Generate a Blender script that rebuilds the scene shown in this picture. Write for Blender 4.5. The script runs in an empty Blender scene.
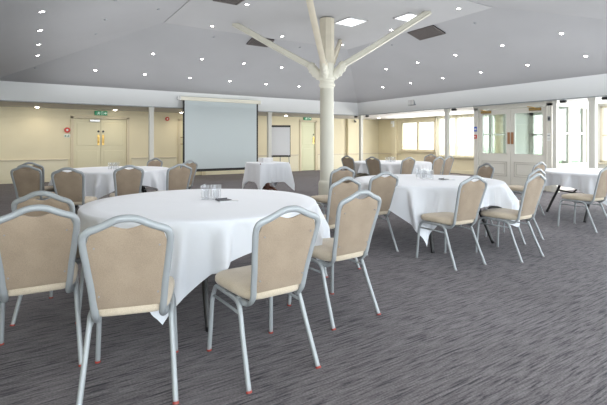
import bpy, bmesh, math, random
from mathutils import Vector, Matrix
random.seed(7)
PI = math.pi
C = bpy.context.scene.collection
TH = math.radians(32.5)
CT, ST = math.cos(TH), math.sin(TH)

def P(X, Y):
    """surveyed floor position (metres right of / ahead of the tripod) -> hall coordinates"""
    return (X*CT + Y*ST, -X*ST + Y*CT)

# ------------------------------------------------------------------ materials
def new_mat(name):
    m = bpy.data.materials.new(name); m.use_nodes = True
    nt = m.node_tree; b = nt.nodes['Principled BSDF']
    return m, nt, b

def mat(name, col, rough=.6, metal=0., bump=0., scale=40., var=0., vscale=3., spec=None, sheen=0., emis=None, estr=0.):
    m, nt, b = new_mat(name)
    b.inputs['Base Color'].default_value = (*col, 1)
    b.inputs['Roughness'].default_value = rough
    b.inputs['Metallic'].default_value = metal
    if spec is not None: b.inputs['Specular IOR Level'].default_value = spec
    if sheen: b.inputs['Sheen Weight'].default_value = sheen
    tc = nt.nodes.new('ShaderNodeTexCoord')
    if var:
        n = nt.nodes.new('ShaderNodeTexNoise'); n.inputs['Scale'].default_value = vscale; n.inputs['Detail'].default_value = 4
        nt.links.new(tc.outputs['Object'], n.inputs['Vector'])
        r = nt.nodes.new('ShaderNodeValToRGB')
        r.color_ramp.elements[0].position = .3; r.color_ramp.elements[1].position = .7
        r.color_ramp.elements[0].color = (*[c*(1-var) for c in col], 1)
        r.color_ramp.elements[1].color = (*[min(1, c*(1+var)) for c in col], 1)
        nt.links.new(n.outputs['Fac'], r.inputs['Fac']); nt.links.new(r.outputs['Color'], b.inputs['Base Color'])
    if bump:
        n = nt.nodes.new('ShaderNodeTexNoise'); n.inputs['Scale'].default_value = scale; n.inputs['Detail'].default_value = 3
        nt.links.new(tc.outputs['Object'], n.inputs['Vector'])
        u = nt.nodes.new('ShaderNodeBump'); u.inputs['Strength'].default_value = bump; u.inputs['Distance'].default_value = .01
        nt.links.new(n.outputs['Fac'], u.inputs['Height']); nt.links.new(u.outputs['Normal'], b.inputs['Normal'])
    if emis:
        b.inputs['Emission Color'].default_value = (*emis, 1); b.inputs['Emission Strength'].default_value = estr
    return m

M = {}
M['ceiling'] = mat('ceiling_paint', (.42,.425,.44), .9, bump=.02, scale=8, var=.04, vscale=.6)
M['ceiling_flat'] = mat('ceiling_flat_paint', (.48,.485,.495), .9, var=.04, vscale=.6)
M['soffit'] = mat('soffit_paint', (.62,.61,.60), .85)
M['bulkhead'] = mat('bulkhead_paint', (.84,.86,.87), .7)
M['wall'] = mat('cream_wall', (.80,.73,.54), .75, var=.04, vscale=.8)
M['dado'] = mat('dado_panel', (.82,.77,.60), .6)
M['rail'] = mat('rail_paint', (.66,.59,.47), .5)
M['skirt'] = mat('skirting_paint', (.80,.75,.58), .5)
M['door_cream'] = mat('door_cream', (.77,.72,.52), .5)
M['door_green'] = mat('door_pale_green', (.76,.77,.55), .5)
M['door_frame'] = mat('door_frame_paint', (.70,.62,.46), .5)
M['joinery'] = mat('grey_white_joinery', (.74,.72,.66), .45)
M['joinery_line'] = mat('joinery_shadow_line', (.55,.53,.48), .5)
M['post'] = mat('post_paint', (.66,.65,.60), .5)
M['column'] = mat('column_paint', (.68,.66,.57), .45, var=.02)
M['column_dusty'] = mat('column_dusty_paint', (.62,.57,.46), .6, var=.07, vscale=4)
M['metal'] = mat('silver_paint_metal', (.31,.33,.345), .45, metal=.15)
M['black_metal'] = mat('black_metal', (.015,.015,.016), .45)
M['foot_red'] = mat('red_plastic_glide', (.30,.04,.03), .5)
M['foot_grey'] = mat('grey_plastic_glide', (.25,.24,.24), .5)
M['ply'] = mat('table_ply', (.35,.26,.17), .6)
M['wood'] = mat('dark_red_wood', (.16,.05,.03), .4)
M['brass'] = mat('brass', (.75,.50,.16), .35, metal=.8)
M['brass_dark'] = mat('aged_brass', (.38,.26,.10), .4, metal=.6)
M['copper'] = mat('copper_plate', (.42,.22,.12), .4, metal=.5)
M['silver'] = mat('satin_silver', (.70,.70,.70), .35, metal=.7)
M['screen'] = mat('projection_cloth', (.55,.61,.63), .9)
M['black'] = mat('black_border', (.012,.012,.014), .6)
M['case'] = mat('screen_case_cream', (.78,.75,.64), .5)
M['paper'] = mat('white_paper', (.85,.85,.87), .8)
M['card'] = mat('dark_card', (.06,.06,.07), .4)
M['red'] = mat('red_enamel', (.60,.05,.03), .4)
M['blue'] = mat('blue_sign', (.03,.09,.50), .5)
M['white'] = mat('white_plastic', (.85,.85,.83), .4)
M['exit'] = mat('exit_green', (.01,.28,.12), .4, emis=(.01,.32,.14), estr=.12)
M['exit_white'] = mat('exit_white', (.8,.95,.85), .4, emis=(.75,1,.85), estr=.15)
M['grey'] = mat('grey_box', (.32,.34,.36), .5)
M['grille'] = mat('brown_grey_grille', (.13,.115,.11), .6)
M['grille_dark'] = mat('grille_gap', (.055,.05,.05), .7)
M['lens'] = mat('downlight_lens', (1,1,1), .3, emis=(1,.97,.92), estr=26)
M['lens_warm'] = mat('downlight_lens_warm', (1,1,1), .3, emis=(1,.90,.72), estr=18)
M['ring'] = mat('downlight_ring', (.75,.75,.76), .4)
M['panel_light'] = mat('panel_light_diffuser', (1,1,1), .3, emis=(.85,.95,1), estr=2.2)
M['lock'] = mat('black_lock', (.03,.03,.03), .3, metal=.5)
M['pebble'] = mat('outside_paving', (.75,.74,.70), .9)
M['facade'] = mat('outside_render', (.9,.9,.88), .9, var=.05)
M['facade_pink'] = mat('outside_brick', (.75,.55,.42), .9, var=.1)
M['hedge'] = mat('outside_hedge', (.55,.66,.52), .9, bump=.6, scale=6, var=.3)

def carpet():
    m, nt, b = new_mat('woven_grey_carpet')
    N, Lk = nt.nodes, nt.links
    tc = N.new('ShaderNodeTexCoord')
    mp = N.new('ShaderNodeMapping'); mp.inputs['Scale'].default_value = (5.5, 74., 5.)
    Lk.new(tc.outputs['Object'], mp.inputs['Vector'])
    n1 = N.new('ShaderNodeTexNoise'); n1.inputs['Scale'].default_value = 1.0; n1.inputs['Detail'].default_value = 3; n1.inputs['Roughness'].default_value = .6; n1.inputs['Distortion'].default_value = .35
    Lk.new(mp.outputs['Vector'], n1.inputs['Vector'])
    r1 = N.new('ShaderNodeValToRGB')
    e = r1.color_ramp.elements
    e[0].position = .34; e[0].color = (.042,.039,.044, 1)
    e[1].position = .70; e[1].color = (.200,.185,.192, 1)
    k = e.new(.47); k.color = (.128,.117,.121, 1)
    Lk.new(n1.outputs['Fac'], r1.inputs['Fac'])
    n2 = N.new('ShaderNodeTexNoise'); n2.inputs['Scale'].default_value = 90; n2.inputs['Detail'].default_value = 3
    Lk.new(tc.outputs['Object'], n2.inputs['Vector'])
    mx = N.new('ShaderNodeMixRGB'); mx.blend_type = 'OVERLAY'; mx.inputs['Fac'].default_value = .6
    Lk.new(r1.outputs['Color'], mx.inputs['Color1']); Lk.new(n2.outputs['Fac'], mx.inputs['Color2'])
    n3 = N.new('ShaderNodeTexNoise'); n3.inputs['Scale'].default_value = .8; n3.inputs['Detail'].default_value = 2
    Lk.new(tc.outputs['Object'], n3.inputs['Vector'])
    r3 = N.new('ShaderNodeValToRGB')
    r3.color_ramp.elements[0].position = .3; r3.color_ramp.elements[0].color = (.88,.86,.86, 1)
    r3.color_ramp.elements[1].position = .7; r3.color_ramp.elements[1].color = (1.06,1.05,1.06, 1)
    Lk.new(n3.outputs['Fac'], r3.inputs['Fac'])
    m2 = N.new('ShaderNodeMixRGB'); m2.blend_type = 'MULTIPLY'; m2.inputs['Fac'].default_value = 1
    Lk.new(mx.outputs['Color'], m2.inputs['Color1']); Lk.new(r3.outputs['Color'], m2.inputs['Color2'])
    Lk.new(m2.outputs['Color'], b.inputs['Base Color'])
    b.inputs['Roughness'].default_value = .95; b.inputs['Specular IOR Level'].default_value = .15
    b.inputs['Sheen Weight'].default_value = .08; b.inputs['Sheen Tint'].default_value = (.85,.88,1,1)
    bp = N.new('ShaderNodeBump'); bp.inputs['Strength'].default_value = .5; bp.inputs['Distance'].default_value = .008
    Lk.new(n1.outputs['Fac'], bp.inputs['Height']); Lk.new(bp.outputs['Normal'], b.inputs['Normal'])
    return m
M['carpet'] = carpet()

def fabric(name, c0, c1):
    m, nt, b = new_mat(name)
    N, Lk = nt.nodes, nt.links
    tc = N.new('ShaderNodeTexCoord')
    n1 = N.new('ShaderNodeTexNoise'); n1.inputs['Scale'].default_value = 260; n1.inputs['Detail'].default_value = 2
    n2 = N.new('ShaderNodeTexNoise'); n2.inputs['Scale'].default_value = 7; n2.inputs['Detail'].default_value = 4
    Lk.new(tc.outputs['Object'], n1.inputs['Vector']); Lk.new(tc.outputs['Object'], n2.inputs['Vector'])
    ad = N.new('ShaderNodeMath'); ad.operation = 'MULTIPLY_ADD'; ad.inputs[1].default_value = .55
    Lk.new(n1.outputs['Fac'], ad.inputs[0])
    hf = N.new('ShaderNodeMath'); hf.operation = 'MULTIPLY'; hf.inputs[1].default_value = .45
    Lk.new(n2.outputs['Fac'], hf.inputs[0]); Lk.new(hf.outputs[0], ad.inputs[2])
    r = N.new('ShaderNodeValToRGB')
    r.color_ramp.elements[0].position = .38; r.color_ramp.elements[0].color = (*c0, 1)
    r.color_ramp.elements[1].position = .62; r.color_ramp.elements[1].color = (*c1, 1)
    Lk.new(ad.outputs[0], r.inputs['Fac']); Lk.new(r.outputs['Color'], b.inputs['Base Color'])
    b.inputs['Roughness'].default_value = .95; b.inputs['Sheen Weight'].default_value = .25
    bp = N.new('ShaderNodeBump'); bp.inputs['Strength'].default_value = .3; bp.inputs['Distance'].default_value = .002
    Lk.new(n1.outputs['Fac'], bp.inputs['Height']); Lk.new(bp.outputs['Normal'], b.inputs['Normal'])
    return m
M['back_fabric'] = fabric('beige_woven_back', (.262,.200,.145), (.345,.268,.195))
M['seat_fabric_lit'] = fabric('beige_woven_seat_lit', (.44,.37,.28), (.57,.49,.385))  # same beige fabric as the back, light on the seat put into its colour

def cloth_mat():
    m, nt, b = new_mat('white_table_linen')
    N, Lk = nt.nodes, nt.links
    b.inputs['Base Color'].default_value = (.76,.78,.83, 1); b.inputs['Roughness'].default_value = .75
    b.inputs['Sheen Weight'].default_value = .15
    tc = N.new('ShaderNodeTexCoord')
    n = N.new('ShaderNodeTexNoise'); n.inputs['Scale'].default_value = 2.2; n.inputs['Detail'].default_value = 5; n.inputs['Roughness'].default_value = .55
    Lk.new(tc.outputs['Object'], n.inputs['Vector'])
    bp = N.new('ShaderNodeBump'); bp.inputs['Strength'].default_value = .25; bp.inputs['Distance'].default_value = .03
    Lk.new(n.outputs['Fac'], bp.inputs['Height']); Lk.new(bp.outputs['Normal'], b.inputs['Normal'])
    return m
M['cloth'] = cloth_mat()

def glass_pane():
    m = bpy.data.materials.new('window_glass'); m.use_nodes = True
    nt = m.node_tree; N, Lk = nt.nodes, nt.links
    for n in list(N): N.remove(n)
    o = N.new('ShaderNodeOutputMaterial'); t = N.new('ShaderNodeBsdfTransparent'); g = N.new('ShaderNodeBsdfGlossy')
    t.inputs['Color'].default_value = (.93,.97,.96, 1); g.inputs['Roughness'].default_value = .03
    lw = N.new('ShaderNodeLayerWeight'); lw.inputs['Blend'].default_value = .5
    pw = N.new('ShaderNodeMath'); pw.operation = 'POWER'; pw.inputs[1].default_value = 4
    Lk.new(lw.outputs['Facing'], pw.inputs[0])
    ma = N.new('ShaderNodeMath'); ma.operation = 'MULTIPLY_ADD'; ma.inputs[1].default_value = .4; ma.inputs[2].default_value = .03
    Lk.new(pw.outputs[0], ma.inputs[0])
    mx = N.new('ShaderNodeMixShader')
    Lk.new(ma.outputs[0], mx.inputs[0]); Lk.new(t.outputs[0], mx.inputs[1]); Lk.new(g.outputs[0], mx.inputs[2]); Lk.new(mx.outputs[0], o.inputs[0])
    return m
M['pane'] = glass_pane()

def tumbler_mat():
    m = bpy.data.materials.new('tumbler_glass'); m.use_nodes = True
    nt = m.node_tree; N, Lk = nt.nodes, nt.links
    for n in list(N): N.remove(n)
    o = N.new('ShaderNodeOutputMaterial'); t = N.new('ShaderNodeBsdfTransparent'); g = N.new('ShaderNodeBsdfGlossy'); d = N.new('ShaderNodeBsdfDiffuse')
    t.inputs['Color'].default_value = (.97,.975,.98,1); g.inputs['Roughness'].default_value = .08; d.inputs['Color'].default_value = (.9,.9,.92,1)
    lw = N.new('ShaderNodeLayerWeight'); lw.inputs['Blend'].default_value = .45
    pw = N.new('ShaderNodeMath'); pw.operation = 'POWER'; pw.inputs[1].default_value = 2
    Lk.new(lw.outputs['Facing'], pw.inputs[0])
    ma = N.new('ShaderNodeMath'); ma.operation = 'MULTIPLY_ADD'; ma.inputs[1].default_value = .6; ma.inputs[2].default_value = .06
    Lk.new(pw.outputs[0], ma.inputs[0])
    m1 = N.new('ShaderNodeMixShader'); m1.inputs[0].default_value = .35; Lk.new(g.outputs[0], m1.inputs[1]); Lk.new(d.outputs[0], m1.inputs[2])
    m2 = N.new('ShaderNodeMixShader'); Lk.new(ma.outputs[0], m2.inputs[0]); Lk.new(t.outputs[0], m2.inputs[1]); Lk.new(m1.outputs[0], m2.inputs[2])
    Lk.new(m2.outputs[0], o.inputs[0]); return m
M['glass'] = tumbler_mat()

def sheer():
    m = bpy.data.materials.new('sheer_curtain'); m.use_nodes = True
    nt = m.node_tree; N, Lk = nt.nodes, nt.links
    for n in list(N): N.remove(n)
    o = N.new('ShaderNodeOutputMaterial'); t = N.new('ShaderNodeBsdfTransparent'); d = N.new('ShaderNodeBsdfTranslucent'); f = N.new('ShaderNodeBsdfDiffuse')
    d.inputs['Color'].default_value = (.95,.88,.80, 1); f.inputs['Color'].default_value = (.9,.85,.78, 1)
    m1 = N.new('ShaderNodeMixShader'); m1.inputs[0].default_value = .4
    m2 = N.new('ShaderNodeMixShader'); m2.inputs[0].default_value = .55
    Lk.new(d.outputs[0], m1.inputs[1]); Lk.new(f.outputs[0], m1.inputs[2])
    Lk.new(t.outputs[0], m2.inputs[1]); Lk.new(m1.outputs[0], m2.inputs[2]); Lk.new(m2.outputs[0], o.inputs[0])
    return m
M['sheer'] = sheer()

# ------------------------------------------------------------------ mesh helpers
def box(bm, a, b, bev=0.):
    x0, y0, z0 = [min(p, q) for p, q in zip(a, b)]; x1, y1, z1 = [max(p, q) for p, q in zip(a, b)]
    v = [bm.verts.new(p) for p in ((x0,y0,z0),(x1,y0,z0),(x1,y1,z0),(x0,y1,z0),(x0,y0,z1),(x1,y0,z1),(x1,y1,z1),(x0,y1,z1))]
    fs = [bm.faces.new([v[i] for i in f]) for f in ((0,3,2,1),(4,5,6,7),(0,1,5,4),(1,2,6,5),(2,3,7,6),(3,0,4,7))]
    if bev:
        es = list({e for f in fs for e in f.edges})
        bmesh.ops.bevel(bm, geom=es, offset=bev, segments=2, affect='EDGES', profile=.6)

def tube(bm, pts, rx, ry=None, n=10, up=(1,0,0), caps=True):
    """sweep an oval section along pts; rx along the 'up' side vector"""
    ry = ry or rx
    pts = [Vector(p) for p in pts]; up = Vector(up)
    rings = []
    for i, p in enumerate(pts):
        d = (pts[min(i+1, len(pts)-1)] - pts[max(i-1, 0)]).normalized()
        s = up - d*up.dot(d)
        if s.length < 1e-4: s = Vector((0,1,0)) - d*d.y
        s.normalize(); w = d.cross(s).normalized()
        r1 = rx[i] if isinstance(rx, (list, tuple)) else rx
        r2 = ry[i] if isinstance(ry, (list, tuple)) else ry
        rings.append([bm.verts.new(p + s*r1*math.cos(2*PI*k/n) + w*r2*math.sin(2*PI*k/n)) for k in range(n)])
    for a, b in zip(rings, rings[1:]):
        for k in range(n):
            bm.faces.new((a[k], a[(k+1)%n], b[(k+1)%n], b[k]))
    if caps:
        bm.faces.new(rings[0][::-1]); bm.faces.new(rings[-1])

def smooth_path(pts, n=6):
    """Catmull-Rom through points"""
    pts = [Vector(p) for p in pts]; out = []
    for i in range(len(pts)-1):
        p0 = pts[max(i-1,0)]; p1 = pts[i]; p2 = pts[i+1]; p3 = pts[min(i+2,len(pts)-1)]
        for k in range(n):
            t = k/n
            out.append(.5*((2*p1) + (p2-p0)*t + (2*p0-5*p1+4*p2-p3)*t*t + (3*p1-p0-3*p2+p3)*t**3))
    out.append(pts[-1]); return out

def lathe(bm, prof, n=32, c=(0,0)):
    rings = []
    for r, z in prof:
        if r < 1e-5: rings.append([bm.verts.new((c[0], c[1], z))])
        else: rings.append([bm.verts.new((c[0]+r*math.cos(2*PI*k/n), c[1]+r*math.sin(2*PI*k/n), z)) for k in range(n)])
    for a, b in zip(rings, rings[1:]):
        for k in range(n):
            k2 = (k+1) % n
            if len(a) == 1 and len(b) == 1: continue
            if len(a) == 1: bm.faces.new((a[0], b[k2], b[k]))
            elif len(b) == 1: bm.faces.new((a[k], a[k2], b[0]))
            else: bm.faces.new((a[k], a[k2], b[k2], b[k]))

def link(name, bm, m, parent=None, smooth=False, angle=None):
    me = bpy.data.meshes.new(name)
    bmesh.ops.recalc_face_normals(bm, faces=bm.faces)
    bm.to_mesh(me); bm.free()
    if smooth:
        for p in me.polygons: p.use_smooth = True
        if angle:
            try: me.set_sharp_from_angle(angle=math.radians(angle))
            except Exception: pass
    for k in (m if isinstance(m, (list, tuple)) else [m]): me.materials.append(k)
    o = bpy.data.objects.new(name, me); C.objects.link(o)
    if parent: o.parent = parent
    return o

def tag(o, label=None, cat=None, group=None, kind=None):
    if label: o['label'] = label
    if cat: o['category'] = cat
    if group: o['group'] = group
    if kind: o['kind'] = kind
    return o

def empty(name, loc=(0,0,0), rz=0.):
    o = bpy.data.objects.new(name, None); C.objects.link(o)
    o.location = loc; o.rotation_euler = (0,0,rz); o.empty_display_size = .1
    return o

def copy_tree(o, parent=None):
    c = o.copy(); C.objects.link(c)
    if parent: c.parent = parent
    for ch in [x for x in bpy.data.objects if x.parent == o]: copy_tree(ch, c)
    return c

def B(name, boxes, m, parent=None, kind=None, bev=0.):
    bm = bmesh.new()
    for a, b in boxes: box(bm, a, b, bev)
    o = link(name, bm, m, parent)
    if kind: o['kind'] = kind
    return o

# ------------------------------------------------------------------ the hall's dimensions
S0, S1, T0, T1 = -1.0, 10.85, .90, 13.05       # inner hall (under the raised ceiling)
PS0, PS1, PT0, PT1 = 2.40, 7.15, 4.85, 9.05    # flat centre of the ceiling
ZB, ZE, ZP, IN = 2.28, 2.73, 3.74, .25
WS0, WT1, WT0 = -3.4, 15.45, -1.8              # outer walls
WSA, WSB = 14.10, 13.20                        # right wall, beyond / before the porch
PO0, PO1 = 5.70, 7.92                          # porch
ZS = 2.28                                      # aisle soffit

def floor():
    bm = bmesh.new(); box(bm, (WS0-.2, WT0-.2, -.1), (WSA+.2, WT1+.2, 0)); o = link('floor', bm, M['carpet']); o['kind'] = 'structure'
floor()

def ceiling():
    bm = bmesh.new()
    def q(p, mi=0):
        f = bm.faces.new([bm.verts.new(v) for v in p]); f.material_index = mi
    a, b, c, d = S0+IN, S1-IN, T0+IN, T1-IN
    q([(a,d,ZE),(b,d,ZE),(PS1,PT1,ZP),(PS0,PT1,ZP)]); q([(b,d,ZE),(b,c,ZE),(PS1,PT0,ZP),(PS1,PT1,ZP)])
    q([(a,c,ZE),(a,d,ZE),(PS0,PT1,ZP),(PS0,PT0,ZP)]); q([(b,c,ZE),(a,c,ZE),(PS0,PT0,ZP),(PS1,PT0,ZP)])
    # dropped flat centre with a shallow lip
    g = .04; L = .025
    A = [(PS0-g,PT0-g),(PS1+g,PT0-g),(PS1+g,PT1+g),(PS0-g,PT1+g)]
    q([(x,y,ZP-L) for x, y in A], 1)
    for i in range(4):
        (x0,y0),(x1,y1) = A[i], A[(i+1)%4]; q([(x0,y0,ZP-L),(x1,y1,ZP-L),(x1,y1,ZP+.05),(x0,y0,ZP+.05)], 1)
    o = link('ceiling', bm, [M['ceiling'], M['ceiling_flat']]); o['kind'] = 'structure'
    bm = bmesh.new()   # sloping white bulkhead band round the hall
    def q2(p): bm.faces.new([bm.verts.new(v) for v in p])
    o1 = [(S0,T0),(S1,T0),(S1,T1),(S0,T1)]; i1 = [(a,c),(b,c),(b,d),(a,d)]; w = .16
    o2 = [(S0-w,T0-w),(S1+w,T0-w),(S1+w,T1+w),(S0-w,T1+w)]
    for i in range(4):
        j = (i+1) % 4
        q2([(*o1[i],ZB),(*o1[j],ZB),(*i1[j],ZE),(*i1[i],ZE)])
        q2([(*o1[i],ZB),(*o1[j],ZB),(*o2[j],ZB),(*o2[i],ZB)])
    bmesh.ops.remove_doubles(bm, verts=bm.verts, dist=1e-4)
    o = link('bulkhead_beam', bm, M['bulkhead']); o['kind'] = 'structure'
    # aisle soffit ring
    X0, X1, Y0, Y1 = WS0-.1, WSA+.1, WT0-.1, WT1+.1
    B('ceiling_aisle', [((X0,T1+w,ZS),(X1,Y1,ZS+.1)), ((X0,Y0,ZS),(X1,T0-w,ZS+.1)), ((X0,T0-w,ZS),(S0-w,T1+w,ZS+.1)), ((S1+w,T0-w,ZS),(X1,T1+w,ZS+.1))], M['soffit'], kind='structure')
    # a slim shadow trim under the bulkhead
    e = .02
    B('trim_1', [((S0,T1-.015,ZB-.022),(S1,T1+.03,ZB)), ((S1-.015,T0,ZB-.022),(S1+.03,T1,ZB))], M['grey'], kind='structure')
ceiling()

def zceil(s, t):
    if PS0 < s < PS1 and PT0 < t < PT1: return ZP-.025, Vector((0,0,1))
    c = []
    for v, e, p, ax in ((t,T1-IN,PT1,(0,1)),(s,S1-IN,PS1,(1,0)),(s,S0+IN,PS0,(1,0)),(t,T0+IN,PT0,(0,1))):
        m = (ZP-ZE)/(p-e); c.append((ZE+(v-e)*m, (ax[0]*m, ax[1]*m)))
    z, g = min(c, key=lambda k: k[0])
    return z, Vector((-g[0], -g[1], 1)).normalized()

def wall(name, axis, pos, u0, u1, z1, holes, m, th=.14, out=1):
    """wall in plane axis=pos spanning u0..u1, holes = (ua, ub, za, zb)"""
    us = sorted({u0, u1, *[h[0] for h in holes], *[h[1] for h in holes]}); zs = sorted({0., z1, *[h[2] for h in holes], *[h[3] for h in holes]})
    bm = bmesh.new()
    for a, b in zip(us, us[1:]):
        for c, d in zip(zs, zs[1:]):
            mu, mz = (a+b)/2, (c+d)/2
            if any(h[0] < mu < h[1] and h[2] < mz < h[3] for h in holes): continue
            if axis == 't': box(bm, (a,pos,c), (b,pos+th*out,d))
            else: box(bm, (pos,a,c), (pos+th*out,b,d))
    bmesh.ops.remove_doubles(bm, verts=bm.verts, dist=1e-4)
    o = link(name, bm, m); o['kind'] = 'structure'; return o

D1 = (1.12, 2.82, 0, 2.05); D2 = (4.52, 5.42, 0, 2.05); D3 = (9.66, 10.50, 0, 2.14)
wall('wall_back', 't', WT1, WS0, WSA+.14, ZS+.05, [D1, D2, D3], M['wall'])
W1 = (12.05, 13.95, .85, 2.12); W2 = (9.30, 11.88, .66, 2.22)
wall('wall_right', 's', WSA, PO1, WT1, ZS+.05, [W1, W2], M['wall'])
W4 = (3.95, 5.58, .68, 2.22); W5 = (1.6, 3.5, .68, 2.22); W6 = (-.9, 1.1, .68, 2.22)
wall('wall_right_near', 's', WSB, WT0, PO0, ZS+.05, [W4, W5, W6], M['joinery'])
wall('wall_left', 's', WS0, WT0, WT1, ZS+.05, [], M['wall'], out=-1)
FW = [(-2.9+i*2.7, -.9+i*2.7, .6, 2.2) for i in range(6)]
wall('wall_front', 't', WT0, WS0, WSB+.14, ZS+.05, FW, M['wall'], out=-1)
B('wall_leak_block', [((-.5,WT1+.22,0),(11.5,WT1+.3,ZS+.1)), ((-.6,WT1+.1,0),(-.5,WT1+.3,ZS+.1)), ((11.5,WT1+.1,0),(11.6,WT1+.3,ZS+.1)), ((-.6,WT1+.1,ZS+.05),(11.6,WT1+.3,ZS+.1))], M['wall'], kind='structure')  # unseen box added behind the doors to stop light leaking through gaps
# shallow piers where the far corner steps
B('wall_pier', [((12.15,WT1-.14,0),(12.75,WT1,ZS)), ((WSA-.12,14.2,0),(WSA,14.45,ZS))], M['wall'], kind='structure')

# dado, rail, skirting of the back wall, broken at the doors
segs = [(WS0, D1[0]-.1), (D1[1]+.1, D2[0]-.08), (D2[1]+.08, D3[0]-.08), (D3[1]+.08, 12.15), (12.75, WSA)]
B('trim_2', [((a,WT1-.035,.665),(b,WT1,.705)) for a, b in segs] + [((12.11,WT1-.175,.665),(12.79,WT1-.14,.705))] , M['rail'], kind='structure', bev=.006)
B('trim_3', [((a,WT1-.012,.14),(b,WT1,.665)) for a, b in segs], M['dado'], kind='structure')
B('baseboard_back', [((a,WT1-.03,0),(b,WT1,.14)) for a, b in segs], M['skirt'], kind='structure', bev=.006)
B('baseboard_right', [((WSA-.03,PO1,0),(WSA,14.2,.14)), ((WSB-.03,WT0,0),(WSB,PO0,.14))], M['skirt'], kind='structure', bev=.006)
B('trim_4', [((WSA-.035,14.45,.665),(WSA,WT1-.04,.705)), ((WSA-.035,13.97,.665),(WSA,14.2,.705))], M['rail'], kind='structure')
B('trim_5', [((WSA-.05,W2[0]-.05,W2[2]-.05),(WSA+.02,W2[1]+.05,W2[2])), ((WSA-.08,W1[0]-.05,W1[2]-.04),(WSA+.02,W1[1]+.05,W1[2]))], M['rail'], kind='structure')

# ------------------------------------------------------------------ doors of the back wall
def back_door(name, d, mleaf, leaves, frame=.09):
    root = empty(name, ((d[0]+d[1])/2, WT1, 0)); root['kind'] = 'structure'
    cx = (d[0]+d[1])/2; hw = (d[1]-d[0])/2; H = d[3]
    B('door_frame', [((-hw-frame*.3,-.03,0),(-hw+.06,.1,H)), ((hw-.06,-.03,0),(hw+frame*.3,.1,H)), ((-hw-frame*.3,-.03,H-.06),(hw+frame*.3,.1,H+.03))], M['door_frame'], root, bev=.005)
    n = leaves; w = (2*hw-.12)/n
    for i in range(n):
        a = -hw+.06+i*w+.004; b = a+w-.008
        bm = bmesh.new(); box(bm, (a,.02,.01), (b,.06,H-.065))
        # raised fields
        for z0, z1 in ((.12,.95),(1.12,H-.2)):
            box(bm, (a+.09,.012,z0), (b-.09,.03,z1), .006)
        link('door_leaf', bm, mleaf, root)
    return root
r = back_door('door_1', D1, M['door_cream'], 2)
for sx in (-1, 1):
    o = B('push_plate', [((sx*.07-.032,0,1.13),(sx*.07+.032,.012,1.47))], M['brass'], r, bev=.003); o['label'] = 'tall brass plate'
    bm = bmesh.new(); tube(bm, [(sx*.07,-.005,1.58),(sx*.07,.018,1.58)], .034, n=14); o = link('door_lock', bm, M['lock'], r); o['label'] = 'round dark lock'
    bm = bmesh.new(); tube(bm, [(sx*.07,0,1.20),(sx*.07,-.05,1.22),(sx*.07,-.05,1.38),(sx*.07,0,1.40)], .009); link('handle', bm, M['brass'], r, True)
B('door_closer', [((-.33,-.05,1.89),(-.03,.012,1.96))], M['silver'], r, bev=.008)
bm = bmesh.new(); tube(bm, [(-.2,-.05,1.95),(-.05,-.12,1.99),(.06,-.02,2.0)], .008); link('closer_arm', bm, M['silver'], r)
r = back_door('door_2', D2, M['door_cream'], 1)
for z in (1.40, 1.16):
    bm = bmesh.new(); tube(bm, [(-.37,.02,z),(-.37,-.05,z),(-.27,-.05,z)], .013); link('handle', bm, M['brass_dark'], r, True)
r = back_door('door_3', D3, M['door_green'], 1)
B('push_plate', [((.25,.0,1.15),(.31,.018,1.45))], M['brass'], r, bev=.003)
bm = bmesh.new(); tube(bm, [(.28,.0,1.22),(.28,-.05,1.24),(.28,-.05,1.38),(.28,0,1.40)], .01); link('handle', bm, M['brass'], r, True)
bm = bmesh.new(); tube(bm, [(.28,-.005,1.55),(.28,.018,1.55)], .03, n=14); link('door_lock', bm, M['lock'], r)

# ------------------------------------------------------------------ posts under the bulkhead
def post(s, t, w=.15):
    bm = bmesh.new(); h = w/2
    box(bm, (s-h,t-h,0), (s+h,t+h,ZB), .012)
    box(bm, (s-h-.02,t-h-.02,0), (s+h+.02,t+h+.02,.16), .008)
    box(bm, (s-h-.012,t-h-.012,ZB-.09), (s+h+.012,t+h+.012,ZB-.01), .006)
    o = link('pillar', bm, M['post']); o['kind'] = 'structure'
for s, t, w in ((3.03,13.14,.13),(6.97,13.14,.13),(11.02,13.08,.12),(10.93,8.86,.11),(10.93,4.76,.14),(10.93,.82,.14),(-1.08,13.14,.13),(10.93,5.60,.10)):
    post(s, t, w)

# ------------------------------------------------------------------ windows
def window_s(name, pos, h, nv, rails, m=None, sgn=1):
    """window in plane s=pos; h=(t0,t1,z0,z1); nv panes across; rails = heights of bars"""
    m = m or M['joinery']
    root = empty(name, (pos, (h[0]+h[1])/2, h[2])); root['kind'] = 'structure'
    w = (h[1]-h[0])/2; H = h[3]-h[2]; f = .055
    bx = [((0,-w,0),(.1,-w+f,H)), ((0,w-f,0),(.1,w,H)), ((0,-w,0),(.1,w,f)), ((0,-w,H-f),(.1,w,H))]
    for i in range(1, nv): y = -w+2*w*i/nv; bx.append(((.01,y-.045,0),(.09,y+.045,H)))
    for z in rails: bx.append(((.02,-w,z-h[2]-.022),(.08,w,z-h[2]+.022)))
    B('window_frame', bx, m, root, bev=.004)
    for i in range(nv):
        B('pane', [((.045,-w+2*w*i/nv+.03,.03),(.051,-w+2*w*(i+1)/nv-.03,H-.03))], M['pane'], root)
    B('window_sill', [((-.09,-w-.04,-.05),(.05,w+.04,-.005))], m, root, bev=.006)
    return root
r = window_s('window_1', WSA, W1, 2, [], M['door_frame'])
bm = bmesh.new(); tube(bm, [(0,.0,.42),(-.05,.0,.44),(-.05,.0,.56),(0,0,.58)], .012); o = link('handle', bm, M['brass_dark'], r, True)
window_s('window_2', WSA, W2, 3, [1.0], M['skirt'])
window_s('window_3', WSB, W4, 2, [1.42], M['rail'])
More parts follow.
